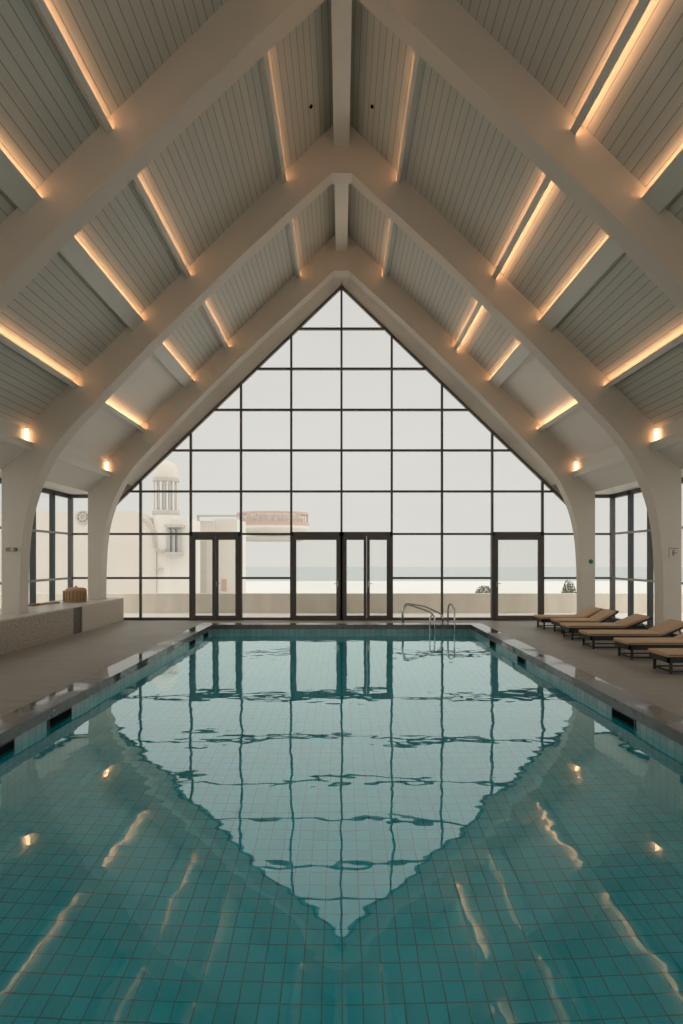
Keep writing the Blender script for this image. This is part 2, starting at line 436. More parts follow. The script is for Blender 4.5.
# battens with light strips
ca, sa = 1/math.hypot(1, RS), RS/math.hypot(1, RS)   # slope direction downhill: (ca, -sa); inward normal: (-sa, -ca)
def sl(x, d, t, sgn):
    """point d metres downhill from roof point at |x| and t metres below the boards"""
    return (sgn*(x + d*ca - t*sa), rz_(x) - d*sa - t*ca)
xs = [1.29, 3.34, 4.33, 5.73]
wd = [0.085, 0.085, 0.33, 0.10]
dp = [0.16, 0.17, 0.15, 0.17]
bn = ['highest', 'second highest', 'wide third', 'lowest']
short = {1: 'between far and middle arches', 2: 'between middle and near arches', 3: 'before the near arch'}
for bi, (y0, y1) in enumerate(bays):
    if bi not in (1, 2, 3): continue
    for sgn, side in ((-1, 'left'), (1, 'right')):
        for k in range(4):
            root = thing('ceiling_batten', '%s lit batten on the %s roof slope, %s' % (bn[k], side, short[bi]), 'ceiling batten',
                         (sgn*xs[k], (y0+y1)/2, rz_(xs[k])))
            off = (-sgn*xs[k], -(y0+y1)/2, -rz_(xs[k]))
            def strip(d0, d1, t0, t1, ya, yb, m):
                P = [sl(xs[k], d0, t0, sgn), sl(xs[k], d1, t0, sgn), sl(xs[k], d1, t1, sgn), sl(xs[k], d0, t1, sgn)]
                return m.prism_y(P, ya, yb)
            w, D = wd[k], dp[k]
            dbl = (k == 1 and sgn > 0)
            m = MB()
            if dbl: strip(0.045, 0.06, -0.01, D, y0, y1, m)
            else: strip(0.055, w, -0.01, D, y0, y1, m)
            strip(0.0, 0.055, D-0.012, D, y0, y1, m)
            strip(0.0, 0.008, D-0.045, D, y0+0.06, y1-0.12, m)
            if dbl:
                strip(0.06, 0.105, D-0.012, D, y0, y1, m)
                strip(0.097, 0.105, D-0.045, D, y0+0.06, y1-0.12, m)
            m.build('batten_board', M['beam'], root, loc=off)
            strip(0.02, 0.042, D-0.04, D-0.025, y0+0.02, y1-0.02, MB()).build('light_strip', M['led'], root, loc=off)
            if dbl: strip(0.065, 0.087, D-0.04, D-0.025, y0+0.02, y1-0.02, MB()).build('light_strip', M['led'], root, loc=off)
        # cornice shelf with end lamps
        root = thing('cornice_shelf', 'white shelf with warm lamps on the %s eaves, %s' % (side, short[bi]), 'shelf',
                     (sgn*6.7, (y0+y1)/2, 4.2))
        off = (-sgn*6.7, -(y0+y1)/2, -4.2)
        MB().box(sgn*6.60, sgn*6.76, y0, y1, 4.17, 4.29).build('shelf_board', M['soffit'], root, loc=off, bevel=0.006)
        MB().box(sgn*6.60, sgn*6.625, y0, y1, 4.291, 4.325).build('shelf_lip', M['soffit'], root, loc=off)
        for ya in (y1-0.12, y0+0.05):
            MB().tube([(sgn*6.69, ya+0.035, 4.292), (sgn*6.69, ya+0.035, 4.60)], 0.042, 12).build('lamp', M['lamp'], root, loc=off)

# small ceiling spots
for sgn, side in ((-1, 'left'), (1, 'right')):
    x = 0.665
    o = MB().lathe([(0.001, 0.0), (0.035, 0.0), (0.03, -0.03), (0.001, -0.03)], 0, 0, 14).build('ceiling_sensor', M['black'])
    y = 600*(rz_(x)-EYE)/449.0
    o.location = (sgn*31*y/600, y, rz_(31*y/600) - 0.002)
    o.rotation_euler = (0, sgn*math.atan(RS), 0)
    tag(o, 'tiny black round sensor on the boards just %s of the ridge beam' % side, 'sensor')

# ------------------------------------------------------------------ floor, pool
m = MB()
CW = 0.30
m.box(-8.35, -PX-CW, BACK, GY+0.1, -0.15, 0.0)
m.box(PX+CW, 8.35, BACK, GY+0.1, -0.15, 0.0)
m.box(-PX-CW, PX+CW, BACK, PY0-CW, -0.15, 0.0)
m.box(-PX-CW, PX+CW, PY1+CW, GY+0.1, -0.15, 0.0)
tag(m.build('floor', M['deck']), 'grey-brown plank-look tiled floor around the pool', 'floor', kind='structure')
PD = WZ - 1.6
m = MB()
m.box(-PX-0.1, PX+0.1, PY0-0.1, PY1+0.1, PD-0.15, PD)
tag(m.build('pool_floor', M['tile']), 'teal tiled pool bottom under the water', 'pool floor', kind='structure')
m = MB()
zt = WZ - 0.02
m.box(-PX-0.15, -PX, PY0-0.15, PY1+0.15, PD, zt); m.box(PX, PX+0.15, PY0-0.15, PY1+0.15, PD, zt)
m.box(-PX, PX, PY0-0.15, PY0, PD, zt); m.box(-PX, PX, PY1, PY1+0.15, PD, zt)
tag(m.build('pool_wall', M['tile_wall']), 'teal tiled pool sides below the water', 'pool wall', kind='structure')
m = MB()
zb = CZ - 0.105
m.box(-PX-0.15, -PX, PY0-0.15, PY1+0.15, zt, zb); m.box(PX, PX+0.15, PY0-0.15, PY1+0.15, zt, zb)
m.box(-PX, PX, PY0-0.15, PY0, zt, zb); m.box(-PX, PX, PY1, PY1+0.15, zt, zb)
tag(m.build('waterline_tiles', M['tile_band']), 'pale blue-grey band of tiles along the waterline', 'tile band', kind='structure')
m = MB()
for (a, b, c, d) in ((-PX-CW, -PX+0.012, PY0-CW, PY1+CW), (PX-0.012, PX+CW, PY0-CW, PY1+CW), (-PX+0.012, PX-0.012, PY0-CW, PY0), (-PX+0.012, PX-0.012, PY1-0.012, PY1+CW)):
    m.box(a, b, c, d, zb, CZ)
for (a, b, c, d) in ((-PX-CW, -PX-0.15, PY0-CW, PY1+CW), (PX+0.15, PX+CW, PY0-CW, PY1+CW), (-PX-0.15, PX+0.15, PY0-CW, PY0-0.15), (-PX-0.15, PX+0.15, PY1+0.15, PY1+CW)):
    m.box(a, b, c, d, 0.0, zb)
tag(m.build('pool_coping', M['coping']), 'wet dark stone coping around the pool rim', 'coping', kind='structure')
m = MB()
bm = m.bm
v = [bm.verts.new(p) for p in ((-PX, PY0, WZ), (PX, PY0, WZ), (PX, PY1, WZ), (-PX, PY1, WZ))]
bm.faces.new(v)
o = m.build('pool_water', M['water']); tag(o, 'still teal pool water mirroring the glass wall', 'water', kind='stuff')
if o.data.polygons[0].normal.z < 0: o.data.flip_normals()

# skimmer openings
for sgn, side, ys, words in ((-1, 'left', (5.0, 6.11, 11.8, 13.0), ('nearest the viewer, cut by the picture edge', 'the big one below the wet coping', 'third towards the glass wall', 'last before the far corner')),
                      (1, 'right', (6.1, 9.75, 11.65, 4.6), ('biggest and nearest the viewer', 'in the middle of the row', 'farthest, near the pool corner', 'outside the picture'))):
    for y, wds in zip(ys, words):
        t = thing('skimmer_opening', 'black skimmer opening in the %s pool side, %s' % (side, wds), 'skimmer', (sgn*PX, y, WZ))
        L_ = 0.5 if y > 5.2 or sgn > 0 else 0.45
        if y > 9: L_ = 0.4
        MB().box(-0.0*sgn, -0.012*sgn, 0, L_, -0.10, 0.083).build('recess', M['black'], t)
        m = MB()
        A = [(-0.012, -0.11), (L_+0.012, -0.11), (L_+0.012, 0.084), (-0.012, 0.084)]
        B = [(0, -0.1), (L_, -0.1), (L_, 0.075), (0, 0.075)]
        vv = [[m.bm.verts.new((x_, y_, z_)) for (y_, z_) in Q] for x_ in (0.0, -0.016*sgn) for Q in (A, B)]
        for i in range(4):
            j = (i+1) % 4
            for (p, q) in ((0, 1), (2, 3), (0, 2), (1, 3)):
                m.bm.faces.new((vv[p][i], vv[p][j], vv[q][j], vv[q][i]))
        m.build('frame', M['frame_side'], t)

# handrails
def arc_path(pts, r=0.06, n=5):
    """round the corners of a polyline"""
    pts = [Vector(p) for p in pts]; out = [pts[0]]
    for i in range(1, len(pts)-1):
        a, b, c = pts[i-1], pts[i], pts[i+1]
        d1 = (a-b); d2 = (c-b); rr = min(r, d1.length*0.45, d2.length*0.45)
        p = b + d1.normalized()*rr; q = b + d2.normalized()*rr
        for k in range(n+1):
            t = k/n; out.append((1-t)**2*p + 2*t*(1-t)*b + t*t*q)
    out.append(pts[-1]); return out
t = thing('pool_handrail', 'long sloping steel handrail at the far pool edge, left of the small ladder rails', 'handrail', (1.43, 14.0, CZ))
o = (-1.43, -14.0, -CZ)
MB().tube(arc_path([(1.44,14.08,CZ+0.002),(1.42,14.08,0.66),(1.50,14.08,0.80),(1.95,14.08,0.73),(2.36,14.08,0.54),(2.38,14.08,CZ+0.002)], 0.10), 0.019, 10).build('upper_rail', M['chrome'], t, smooth=True, loc=o)
MB().tube(arc_path([(1.44,13.98,CZ+0.002),(1.42,13.98,0.66),(1.52,13.95,0.79),(2.02,13.80,0.63),(2.13,13.72,0.52),(2.13,13.70,-0.5)], 0.10), 0.019, 10).build('lower_rail', M['chrome'], t, smooth=True, loc=o)
MB().tube(arc_path([(2.09,13.745,0.58),(2.02,13.70,0.50),(1.99,13.66,-0.5)], 0.10), 0.017, 10).build('post', M['chrome'], t, smooth=True, loc=o)
for x, y in ((1.44, 14.08), (2.38, 14.08), (1.44, 13.98)):
    MB().lathe([(0.04, CZ+0.001), (0.04, CZ+0.01), (0.024, CZ+0.015)], x, y, 14).build('floor_flange', M['chrome'], t, loc=o)
t = thing('ladder_handrail', 'small hooped steel ladder rails at the far right pool edge', 'handrail', (2.5, 14.0, CZ))
o = (-2.5, -14.0, -CZ)
MB().tube(arc_path([(2.50,14.10,CZ+0.002),(2.50,14.08,0.70),(2.54,14.0,0.815),(2.60,13.76,0.66),(2.58,13.70,0.5),(2.58,13.70,-0.6)], 0.12), 0.019, 10).build('hoop_rail', M['chrome'], t, smooth=True, loc=o)
MB().lathe([(0.04, CZ+0.001), (0.04, CZ+0.01), (0.024, CZ+0.015)], 2.50, 14.10, 14).build('floor_flange', M['chrome'], t, loc=o)

# ------------------------------------------------------------------ end glazing
vx = [k*1.506 for k in range(-5, 6)]
hz = [1.26, 2.58, 3.855, 5.085, 6.30, 7.53, 8.73]
GS, GT = 0.962, 10.03          # sloped head of the glazing: z = GT - GS*|x|
def gz(x): return GT - GS*abs(x)
def gable(yp, side_word, nf, doors=True, heads=0.0):
    """gable wall with a pointed opening, built in the plane y=yp"""
    m = MB()
    d = 0.12
    # wall bands above the glazing, left and right of the point
    for s in (-1, 1):
        m.prism_y([(0, GT), (s*6.95, gz(6.95)), (s*6.95, 3.76), (s*8.35, 3.76), (s*8.35, 4.3), (s*7.2, 4.3), (0, RZ+0.15)], yp+0.002, yp+d+0.06)
    w = m.build('wall_%s' % side_word, M['plaster'])
    tag(w, 'cream gable wall framing the pointed %s window' % side_word, 'wall', kind='structure')
    return w
gable(GY, 'far', 1)
gable(BACK-0.2, 'back', 2)

def reveal(yA, yB, label):
    m = MB(); bm = m.bm
    for s in (-1, 1):
        prev = None
        for x, z in IN:
            # foot on the sloped head of the glazing, measured square to it
            d = (z - gz(x)) / math.hypot(1, GS)
            if d <= 0.0: break
            bx_, bz_ = x - d*GS/math.hypot(1, GS), z - d/math.hypot(1, GS)
            if x < 0.3: bx_, bz_ = x*0.6, gz(x*0.6)
            row = [bm.verts.new((s*x, yA, z)), bm.verts.new((s*bx_, yB, bz_)), bm.verts.new((s*bx_, yB+0.02, bz_+0.05)), bm.verts.new((s*x, yA, z+0.05))]
            if prev:
                for i in range(4):
                    j = (i+1) % 4
                    bm.faces.new((prev[i], row[i], row[j], prev[j]))
            prev = row
    return tag(m.build('trim_20', M['plaster']), label, 'trim', kind='structure')
reveal(FR[0]+TH, GY-0.06, 'splayed cream reveal between the far arch and the pointed glazing')

def frame_boxes(m, yp, t=0.07, dd=0.10, skip=()):
    for x in vx:
        top = min(gz(x), 99) if abs(x) < 6.9 else 3.76
        if abs(x) < 0.01: top = GT
        m.box(x-t/2, x+t/2, yp-dd/2, yp+dd/2, 0.0, top)
def end_window(yp, name, label, with_doors):
    root = thing(name, label, 'window', (0, yp, 0), kind='structure')
    m = MB(); t = 0.062; dd = 0.10
    for x in vx:
        m.box(x-t/2, x+t/2, -dd/2, dd/2, 0.0, (GT if abs(x) < .01 else gz(x)) if abs(x) < 6.9 else 3.76)
    for z in hz:
        xm = (GT - z)/GS if z > 3.76 else 8.13
        segs = [(-xm, xm)]
        if z < 2.0 and with_doors:
            segs = [(-xm, vx[2]), (vx[3], vx[4]), (vx[6], vx[8]), (vx[9], xm)]
        for a, b in segs: m.box(a, b, -dd*0.45, dd*0.45, z-t/2, z+t/2)
    m.box(-8.13, 8.13, -0.06, 0.06, 0.0, 0.075)
    # sloped heads
    for s in (-1, 1):
        m.prism_y([(0, GT), (s*7.0, gz(7.0)), (s*7.0, gz(7.0)-0.085), (0, GT-0.085)], -0.06, 0.06)
        m.box(s*6.9, s*8.13, -0.06, 0.06, 3.66, 3.76)
        m.box(s*8.07, s*8.19, -0.06, 0.06, 0, 3.76)
    m.build('window_frame', M['frame'], root)
    g = MB()
    g.prism_y([(-7.0, 0.03), (7.0, 0.03), (7.0, gz(7.0)-0.02), (0, GT-0.03), (-7.0, gz(7.0)-0.02)], -0.008, 0.008)
    for s in (-1, 1): g.box(s*7.001, s*8.12, -0.008, 0.008, 0.03, 3.74)
    g.build('window_panes', M['glass'], root)
    return root
end_window(GY, 'window_1', 'tall pointed wall of glass panes with dark frames facing the sea', True)
end_window(BACK-0.1, 'window_2', 'pointed window wall behind the viewer', False)

# doors in the end glazing (thick frames set in the grid)
def door(n, label, x0, x1, leaves):
    root = thing('door_%d' % n, label, 'door', ((x0+x1)/2, GY, 0), kind='structure')
    cx = (x0+x1)/2; a, b = x0-cx, x1-cx; H = 2.64
    m = MB(); w = 0.10
    m.box(a-0.03, a+w-0.03, -0.085, 0.085, 0, H); m.box(b-w+0.03, b+0.03, -0.085, 0.085, 0, H); m.box(a, b, -0.085, 0.085, H-0.12, H)
    m.build('door_frame', M['frame'], root)
    for (p, q, side) in leaves:
        m = MB(); s = 0.085
        m.box(p, p+s, -0.105, -0.04, 0.02, H-0.12); m.box(q-s, q, -0.105, -0.04, 0.02, H-0.12)
        m.box(p+s, q-s, -0.105, -0.04, 0.02, 0.14); m.box(p+s, q-s, -0.105, -0.04, H-0.24, H-0.12)
        lf = m.build('door_leaf', M['frame'], root)
        MB().box(p+s, q-s, -0.078, -0.07, 0.14, H-0.24).build('glass_pane', M['glass'], lf)
        if side:
            hx = p+s/2 if side < 0 else q-s/2
            h = MB(); h.box(hx-0.012, hx+0.012, -0.125, -0.105, 1.0, 1.16)
            h.tube([(hx, -0.125, 1.1), (hx, -0.16, 1.1), (hx+(-side)*0.11, -0.16, 1.1)], 0.010, 8)
            h.build('handle', M['chrome'], lf)
    return root
W = 1.506
door(1, 'dark framed double glass door left of centre in the glass wall', -3*W, -2*W, ((-W/2+0.07, -0.005, 0), (0.005, W/2-0.07, -1)))
door(2, 'wide single glazed door leaf just left of the glass wall centre', -W, 0, ((-W/2+0.07, W/2-0.07, 1),))
door(3, 'dark framed double glass door just right of the glass wall centre', 0, W, ((-W/2+0.07, -0.005, 0), (0.005, W/2-0.07, -1)))
door(4, 'single glass door at the right part of the glass wall behind the ladder', 3*W, 4*W, ((-W/2+0.07, W/2-0.07, -1),))

# ------------------------------------------------------------------ side glazing
wn = 3
for bi in range(6):
    ya = FR[bi] + TH/2; yb = GY-0.06 if bi == 0 else FR[bi-1] + TH/2
    # first two form one run
runs = [(13.02, 17.93), (8.65, 13.0), (4.28, 8.63), (-0.09, 4.26), (-4.5, -0.11), (BACK, -4.52)]
run_w = ['between the far and middle arches', 'between the middle and near arches', 'in front of the near arch', 'beside the viewer', 'behind the viewer', 'at the back corner']
for sgn, side in ((-1, 'left'), (1, 'right')):
    for ri, (y0, y1) in enumerate(runs):
        root = thing('window_%d' % wn, '%s side window of tall dark framed panes %s' % (side, run_w[ri]), 'window', (sgn*SX, y0, 0), kind='structure'); wn += 1
        zb0 = 0.0
        n = max(2, round((y1-y0)/1.07)); st = 1.065
        m = MB()
        ys = [(y1 - y0) - k*st for k in range(n+1) if (y1-y0) - k*st > 0.2]
        if ri: ys = [(y1-y0)*k/n for k in range(n+1)]
        for y in ys[(0 if ri else 1):]:
            m.box(-0.06, 0.06, y-0.055, y+0.055, zb0, 3.76)
        m.box(-0.06, 0.06, 0, y1-y0, 3.64, 3.76); m.box(-0.06, 0.06, 0, y1-y0, zb0, zb0+0.08)
        m.build('window_frame', M['frame_side'], root)
        m = MB()
        for z in (1.26, 2.58): m.box(-sgn*0.03, -sgn*0.075, 0, y1-y0, z-0.03, z+0.03)
        m.build('cross_rail', M['rail_side'], root)
        MB().box(-0.008, 0.008, 0.0, y1-y0, zb0+0.03, 3.70).build('window_panes', M['glass'], root)

# ------------------------------------------------------------------ left plinth
BX = -6.5; BH = 0.67
t = thing('stone_plinth', 'long waist-low stone ledge under the left windows', 'ledge', (BX, 16, 0), kind='structure')
off = (-BX, -16, 0)
MB().box(BX, -8.02, 15.05, 17.90, 0.001, BH-0.03).build('rendered_panel', M['bench_plaster'], t, loc=off)
MB().box(BX, -8.02, BACK+0.2, 14.55, 0.001, BH-0.03).build('terrazzo_panel', M['terrazzo'], t, loc=off)
MB().box(BX-0.03, -8.02, 14.551, 15.049, 0.001, BH-0.03).build('dark_pier', M['dark_stone'], t, loc=off)
# top slab notched around the arch feet
m = MB()
feet = [(f, f+TH) for f in FR if f > BACK]
m.box(-BX*-1+0.0, -6.86, BACK+0.2, 17.90, BH-0.03, BH)
ys_ = sorted([BACK+0.2, 17.90] + [v for f in feet for v in f])
for a, b in zip(ys_[::2], ys_[1::2]): m.box(-6.861, -8.02, a+0.002, b-0.002, BH-0.03, BH)
for f in feet: m.box(-7.29, -8.02, f[0], f[1], BH-0.03, BH)
m.build('ledge_top', M['bench_top'], t, loc=off)

# basket and board on the ledge
t = thing('wicker_basket', 'lidded honey-brown basket on the left stone ledge beside the far arch', 'basket', (-7.2, 16.2, BH+0.001))
m = MB()
m.lathe([(0.27, 0), (0.285, 0.03), (0.30, 0.16), (0.295, 0.30), (0.28, 0.31)], 0, 0, 20, 1.0, 0.72)
m.build('basket_body', M['wood'], t, smooth=False)
m = MB()
for k in range(20):
    a = 2*PI*(k+0.5)/20
    m.tube([(0.29*math.cos(a), 0.209*math.sin(a), 0.01), (0.305*math.cos(a), 0.22*math.sin(a), 0.16), (0.298*math.cos(a), 0.215*math.sin(a), 0.305)], 0.010, 6)
m.build('upright_canes', M['wood_dark'], t)
m = MB()
for z in (0.02, 0.30):
    m.tube([(0.305*math.cos(2*PI*k/24), 0.22*math.sin(2*PI*k/24), z) for k in range(25)], 0.014, 6)
m.build('rim', M['wood'], t)
MB().lathe([(0.30, 0.311), (0.29, 0.35), (0.22, 0.385), (0.05, 0.40)], 0.03, 0, 20, 0.93, 0.70).build('lid', M['wood'], t); ld = t.children[-1]
MB().lathe([(0.02, 0.40), (0.03, 0.42), (0.02, 0.44)], 0.03, 0, 12).build('knob', M['wood_dark'], ld)
t = thing('wooden_board', 'long thin reddish wooden board lying on the left ledge before the basket', 'board', (-7.56, 15.5, BH+0.001), math.radians(-9.7))
MB().box(-0.06, 0.06, -0.45, 0.36, 0.0, 0.04).build('plank', M['wood'], t, bevel=0.004)
MB().box(-0.075, 0.075, -0.75, -0.45, 0.0, 0.055).build('end_block', M['wood_dark'], t, bevel=0.004)

# ------------------------------------------------------------------ wall marks
t = thing('wall_light', 'small grey fitting on the left middle arch column', 'wall fitting', (-7.05, 12.83, 2.04))
m = MB(); m.box(-0.12, 0.12, -0.03, -0.001, -0.04, 0.04); m.build('housing', M['grey'], t, bevel=0.008)
MB().lathe([(0.03, -0.038), (0.05, -0.02), (0.05, 0.02), (0.03, 0.038)], 0.05, -0.045, 14, 1, 0.6).build('lens', M['offwhite'], t)
t = thing('wall_sign', 'faint pale pictogram plate on the right middle arch column', 'sign', (7.11, 12.83, 1.98))
MB().box(-0.10, 0.10, -0.012, 0.0, -0.12, 0.12).build('plate', M['plaster'], t)
m = MB()
for k in range(4): m.box(-0.08+0.043*k, -0.05+0.043*k, -0.015, -0.0125, 0.07, 0.095)
m.build('lettering', M['grey'], t)
m = MB(); m.lathe([(0.02, 0.02), (0.024, 0.035), (0.02, 0.05)], -0.02, -0.016, 10, 1, 0.15)
m.prism_y([(-0.05, 0.012), (0.0, 0.012), (0.06, -0.02), (0.055, -0.032), (0.0, -0.012), (-0.005, -0.07), (-0.04, -0.07), (-0.045, -0.02)], -0.016, -0.0125)
m.build('figure', M['grey'], t)
o = MB().lathe([(0.03, -0.022), (0.065, -0.012), (0.065, 0.0)], 0, 0, 20)
o = o.build('wall_sign', M['green']); o.location = (7.15, 17.2, 1.76); o.rotation_euler = (-PI/2, 0, 0)
# lathe axis is z; turn it to face the viewer
tag(o, 'small round green sign on the right column of the far arch', 'sign')

# ------------------------------------------------------------------ loungers
def cushion_mesh(L0, L1, W_, th, z0, ang, y=0):
    """slab from x=L0..L1 rising at ang from z0, rounded by a bevel"""
    R = Matrix.Translation((L0, 0, z0)) @ Matrix.Rotation(-ang, 4, 'Y')
    m = MB(); m.box(0, L1-L0, -W_/2, W_/2, 0, th, R)
    return m
def lounger(name, label, x, y, hinge=1.38, back=0.70, ang=24, rz=0):
    ang = math.radians(ang)
    t = thing(name, label, 'sun lounger', (x, y, 0.001), rz, 'tan sun loungers on the right side of the pool')
    zf = 0.26
    m = MB()
    for s in (-1, 1): m.box(0.03, 1.95, s*0.29, s*0.25, zf-0.075, zf+0.012)
    m.box(0.03, 0.07, -0.29, 0.29, zf-0.075, zf+0.012); m.box(1.91, 1.95, -0.29, 0.29, zf-0.045, zf+0.012)
    for k in range(9): m.box(0.15+0.15*k, 0.19+0.15*k, -0.25, 0.25, zf-0.012, zf+0.01)
    m.build('frame', M['wicker'], t, bevel=0.004)
    for lx in (0.10, 1.82):
        for s in (-1, 1):
            MB().box(lx-0.02, lx+0.02, s*0.25-0.02, s*0.25+0.02, 0, zf-0.07).build('leg', M['wicker'], t, bevel=0.004)
        MB().box(lx-0.012, lx+0.012, -0.23, 0.23, 0.03, 0.055).build('stretcher', M['wicker'], t)
    m = MB()
    for s in (-1, 1): m.box(0.12, 1.80, s*0.25-0.012, s*0.25+0.012, 0.03, 0.055)
    m.build('side_rail', M['wicker'], t)
    c = cushion_mesh(0.0, hinge, 0.60, 0.065, zf+0.014, 0).build('seat_cushion', M['cushion'], t, bevel=0.025)
    for s in (-1, 1): MB().tube([(0.03, s*0.298, zf+0.046), (hinge-0.02, s*0.298, zf+0.046)], 0.005, 6).build('piping', M['wicker'], c)
    R = Matrix.Translation((hinge, 0, zf+0.01)) @ Matrix.Rotation(-ang, 4, 'Y')
    m = MB()
    for s in (-1, 1): m.box(0, back+0.05, s*0.28, s*0.255, -0.035, 0.0, R)
    m.box(back, back+0.05, -0.28, 0.28, -0.035, 0.0, R)
    for k in range(4): m.box(0.1+0.15*k, 0.14+0.15*k, -0.255, 0.255, -0.02, 0.0, R)
    br = m.build('backrest_frame', M['wicker'], t)
    m = MB()
    px_, pz_ = hinge + math.cos(ang)*back*0.72, zf + math.sin(ang)*back*0.72 - 0.03
    for s in (-1, 1): m.tube([(px_, s*0.22, pz_), (min(px_+0.13, 1.92), s*0.22, zf-0.02)], 0.014, 8)
    m.tube([(px_, -0.22, pz_), (px_, 0.22, pz_)], 0.012, 8)
    m.build('backrest_prop', M['wicker'], br)
    R2 = Matrix.Translation((hinge, 0, zf+0.016)) @ Matrix.Rotation(-ang, 4, 'Y')
    m = MB(); m.box(0.01, back, -0.30, 0.30, 0, 0.065, R2)
    m.build('back_cushion', M['cushion'], t, bevel=0.025)
    return t
nm = 'sun_lounger'
lounger(nm, 'farthest sun lounger with tan cushion, by the right end of the glass wall', 5.17, 15.85, 1.12, 0.50, 27)
lounger(nm, 'second farthest sun lounger, backrest up beside the far arch column', 5.30, 14.95, 0.98, 0.50, 30)
lounger(nm, 'tan sun lounger third from the glass wall, before the right side window', 5.13, 13.85, 1.28, 0.60, 22)
lounger(nm, 'tan sun lounger fourth from the glass wall, before the middle arch column', 5.03, 12.47, 1.48, 0.58, 24)
lounger(nm, 'tan sun lounger second nearest the viewer, head end cut by the right picture edge', 5.20, 11.2, 1.15, 0.70, 24)
lounger(nm, 'nearest sun lounger, only its foot end seen at the right picture edge', 5.17, 9.85, 1.35, 0.68, 24)

# ------------------------------------------------------------------ outside
o = MB().box(-40, 40, GY+0.12, 20.5, -0.25, -0.02).build('terrace', M['terrace']); tag(o, 'pale paved terrace outside the glass wall', 'terrace', kind='structure')
m = MB().box(-40, -8.4, -20, GY+0.12, -0.25, -0.02).box(8.4, 40, -20, GY+0.12, -0.25, -0.02)
o = m.build('terrace', M['terrace']); tag(o, 'pale paving along both sides of the hall', 'terrace', kind='structure')
o = MB().box(-40, 40, 20.5, 20.75, -0.4, 0.645).build('parapet_wall', M['concrete']); tag(o, 'weathered low concrete parapet outside across the terrace', 'wall', kind='structure')
o = MB().box(-500, 500, 22, 257, -8.3, -8.0).build('beach', M['sand']); tag(o, 'pale misty beach strip beyond the parapet', 'beach', kind='structure')
o = MB().box(-900, 900, 257, 657, -8.3, -7.99).build('sea', M['sea']); tag(o, 'pale blue-grey sea on the horizon', 'sea', kind='structure')

def P(px, py, Y): return ((px-341.5)/600*Y, EYE + (558-py)/600*Y)
# tower building
Y = 60.0
def bx(m, px0, px1, py0, py1, Y0, Y1):
    x0, z1 = P(px0, py0, Y0); x1, z0 = P(px1, py1, Y0); m.box(x0, x1, Y0, Y1, z0, z1); return m
tx, _ = P(166, 500, Y+1.6)
t = thing('tower_building', 'hazy pale tower with domed lantern and arched wing outside on the left', 'building', (tx, Y, -8))
off = (-tx, -Y, 8)
zz = lambda py: P(0, py, Y)[1]
m = MB(); cy = Y+1.6
m.lathe([(1.28, zz(513)), (1.28, -8)][::-1] , tx, cy, 24)
bx(m, 154, 190, 519, 640, Y+0.6, Y+5)
m.build('tower_body', M['stucco2'], t, loc=off)
MB().lathe([(1.05, zz(513)), (1.05, zz(479))], tx, cy, 20).build('lantern_drum', M['stucco'], t, loc=off)
m = MB(); m.lathe([(1.25, zz(515)), (1.36, zz(513)), (1.36, zz(510)), (1.15, zz(509))], tx, cy, 24); m.build('cornice', M['trim_grey'], t, loc=off)
m = MB(); m.lathe([(1.2, zz(480.5)), (1.36, zz(479.5)), (1.36, zz(478))], tx, cy, 24)
m.build('cornice', M['trim_grey'], t, loc=off)
MB().lathe([(1.28, zz(479)), (1.3, zz(474)), (1.2, zz(467)), (0.95, zz(462)), (0.55, zz(459.2)), (0.15, zz(458))], tx, cy, 24).build('dome', M['stucco'], t, loc=off, smooth=True)
for k in range(12):
    a = 2*PI*k/12 + 0.13
    if math.sin(a) > 0.5: continue
    x, y = tx+1.07*math.cos(a), cy+1.07*math.sin(a)
    R = Matrix.Translation((x, y, 0)) @ Matrix.Rotation(a, 4, 'Z')
    MB().box(-0.05, 0.03, -0.16, 0.16, zz(508), zz(483), R).build('window', M['win_grey'], t, loc=off)
    R = Matrix.Translation((tx+1.15*math.cos(a+0.26), cy+1.15*math.sin(a+0.26), 0)) @ Matrix.Rotation(a+0.26, 4, 'Z')
    MB().box(-0.07, 0.07, -0.08, 0.08, zz(510), zz(480), R).build('column', M['stucco2'], t, loc=off)
# window bay below
for k in range(3):
    m = MB(); bx(m, 167.5+5*k, 170+5*k, 529, 552, Y+0.2, Y+0.8); m.build('window', M['win_grey'], t, loc=off)
m = MB(); bx(m, 164, 182, 524.5, 527, Y-0.6, Y+0.7); bx(m, 165, 181, 552, 554.5, Y-0.4, Y+0.7); m.build('canopy', M['trim_grey'], t, loc=off)
m = MB(); bx(m, 154, 164, 549.5, 551, Y-0.5, Y+1); bx(m, 154, 161, 568.5, 570, Y-0.4, Y+1); m.build('ledge', M['trim_grey'], t, loc=off)
# rounded wing
m = MB()
pts = []
for px, py in ((-60, 640), (-60, 511), (130, 511), (138, 512.5), (146, 517), (151, 524), (154, 533), (155, 545), (155, 640)):
    x, z = P(px, py, Y); pts.append((x, z))
m.prism_y(pts, Y+0.3, Y+8); m.build('wing', M['stucco'], t, loc=off)
m = MB(); arcp = [P(142, 519, Y), P(147, 522.5, Y), P(150.5, 528, Y), P(152.5, 535, Y), P(153.5, 548, Y)]
m.tube([(x, Y+0.2, z) for x, z in arcp], 0.12, 6); m.build('arch_moulding', M['trim_grey'], t, loc=off)
x, z = P(82, 517, Y)
m = MB()
for r in (0.62, 0.3): m.tube([(x+r*math.cos(2*PI*k/20), Y+0.2, z+r*math.sin(2*PI*k/20)) for k in range(21)], 0.09, 6)
for k in range(8): m.tube([(x+0.3*math.cos(PI*k/4), Y+0.2, z+0.3*math.sin(PI*k/4)), (x+0.62*math.cos(PI*k/4), Y+0.2, z+0.62*math.sin(PI*k/4))], 0.06, 6)
m.build('rosette', M['trim_grey'], t, loc=off)

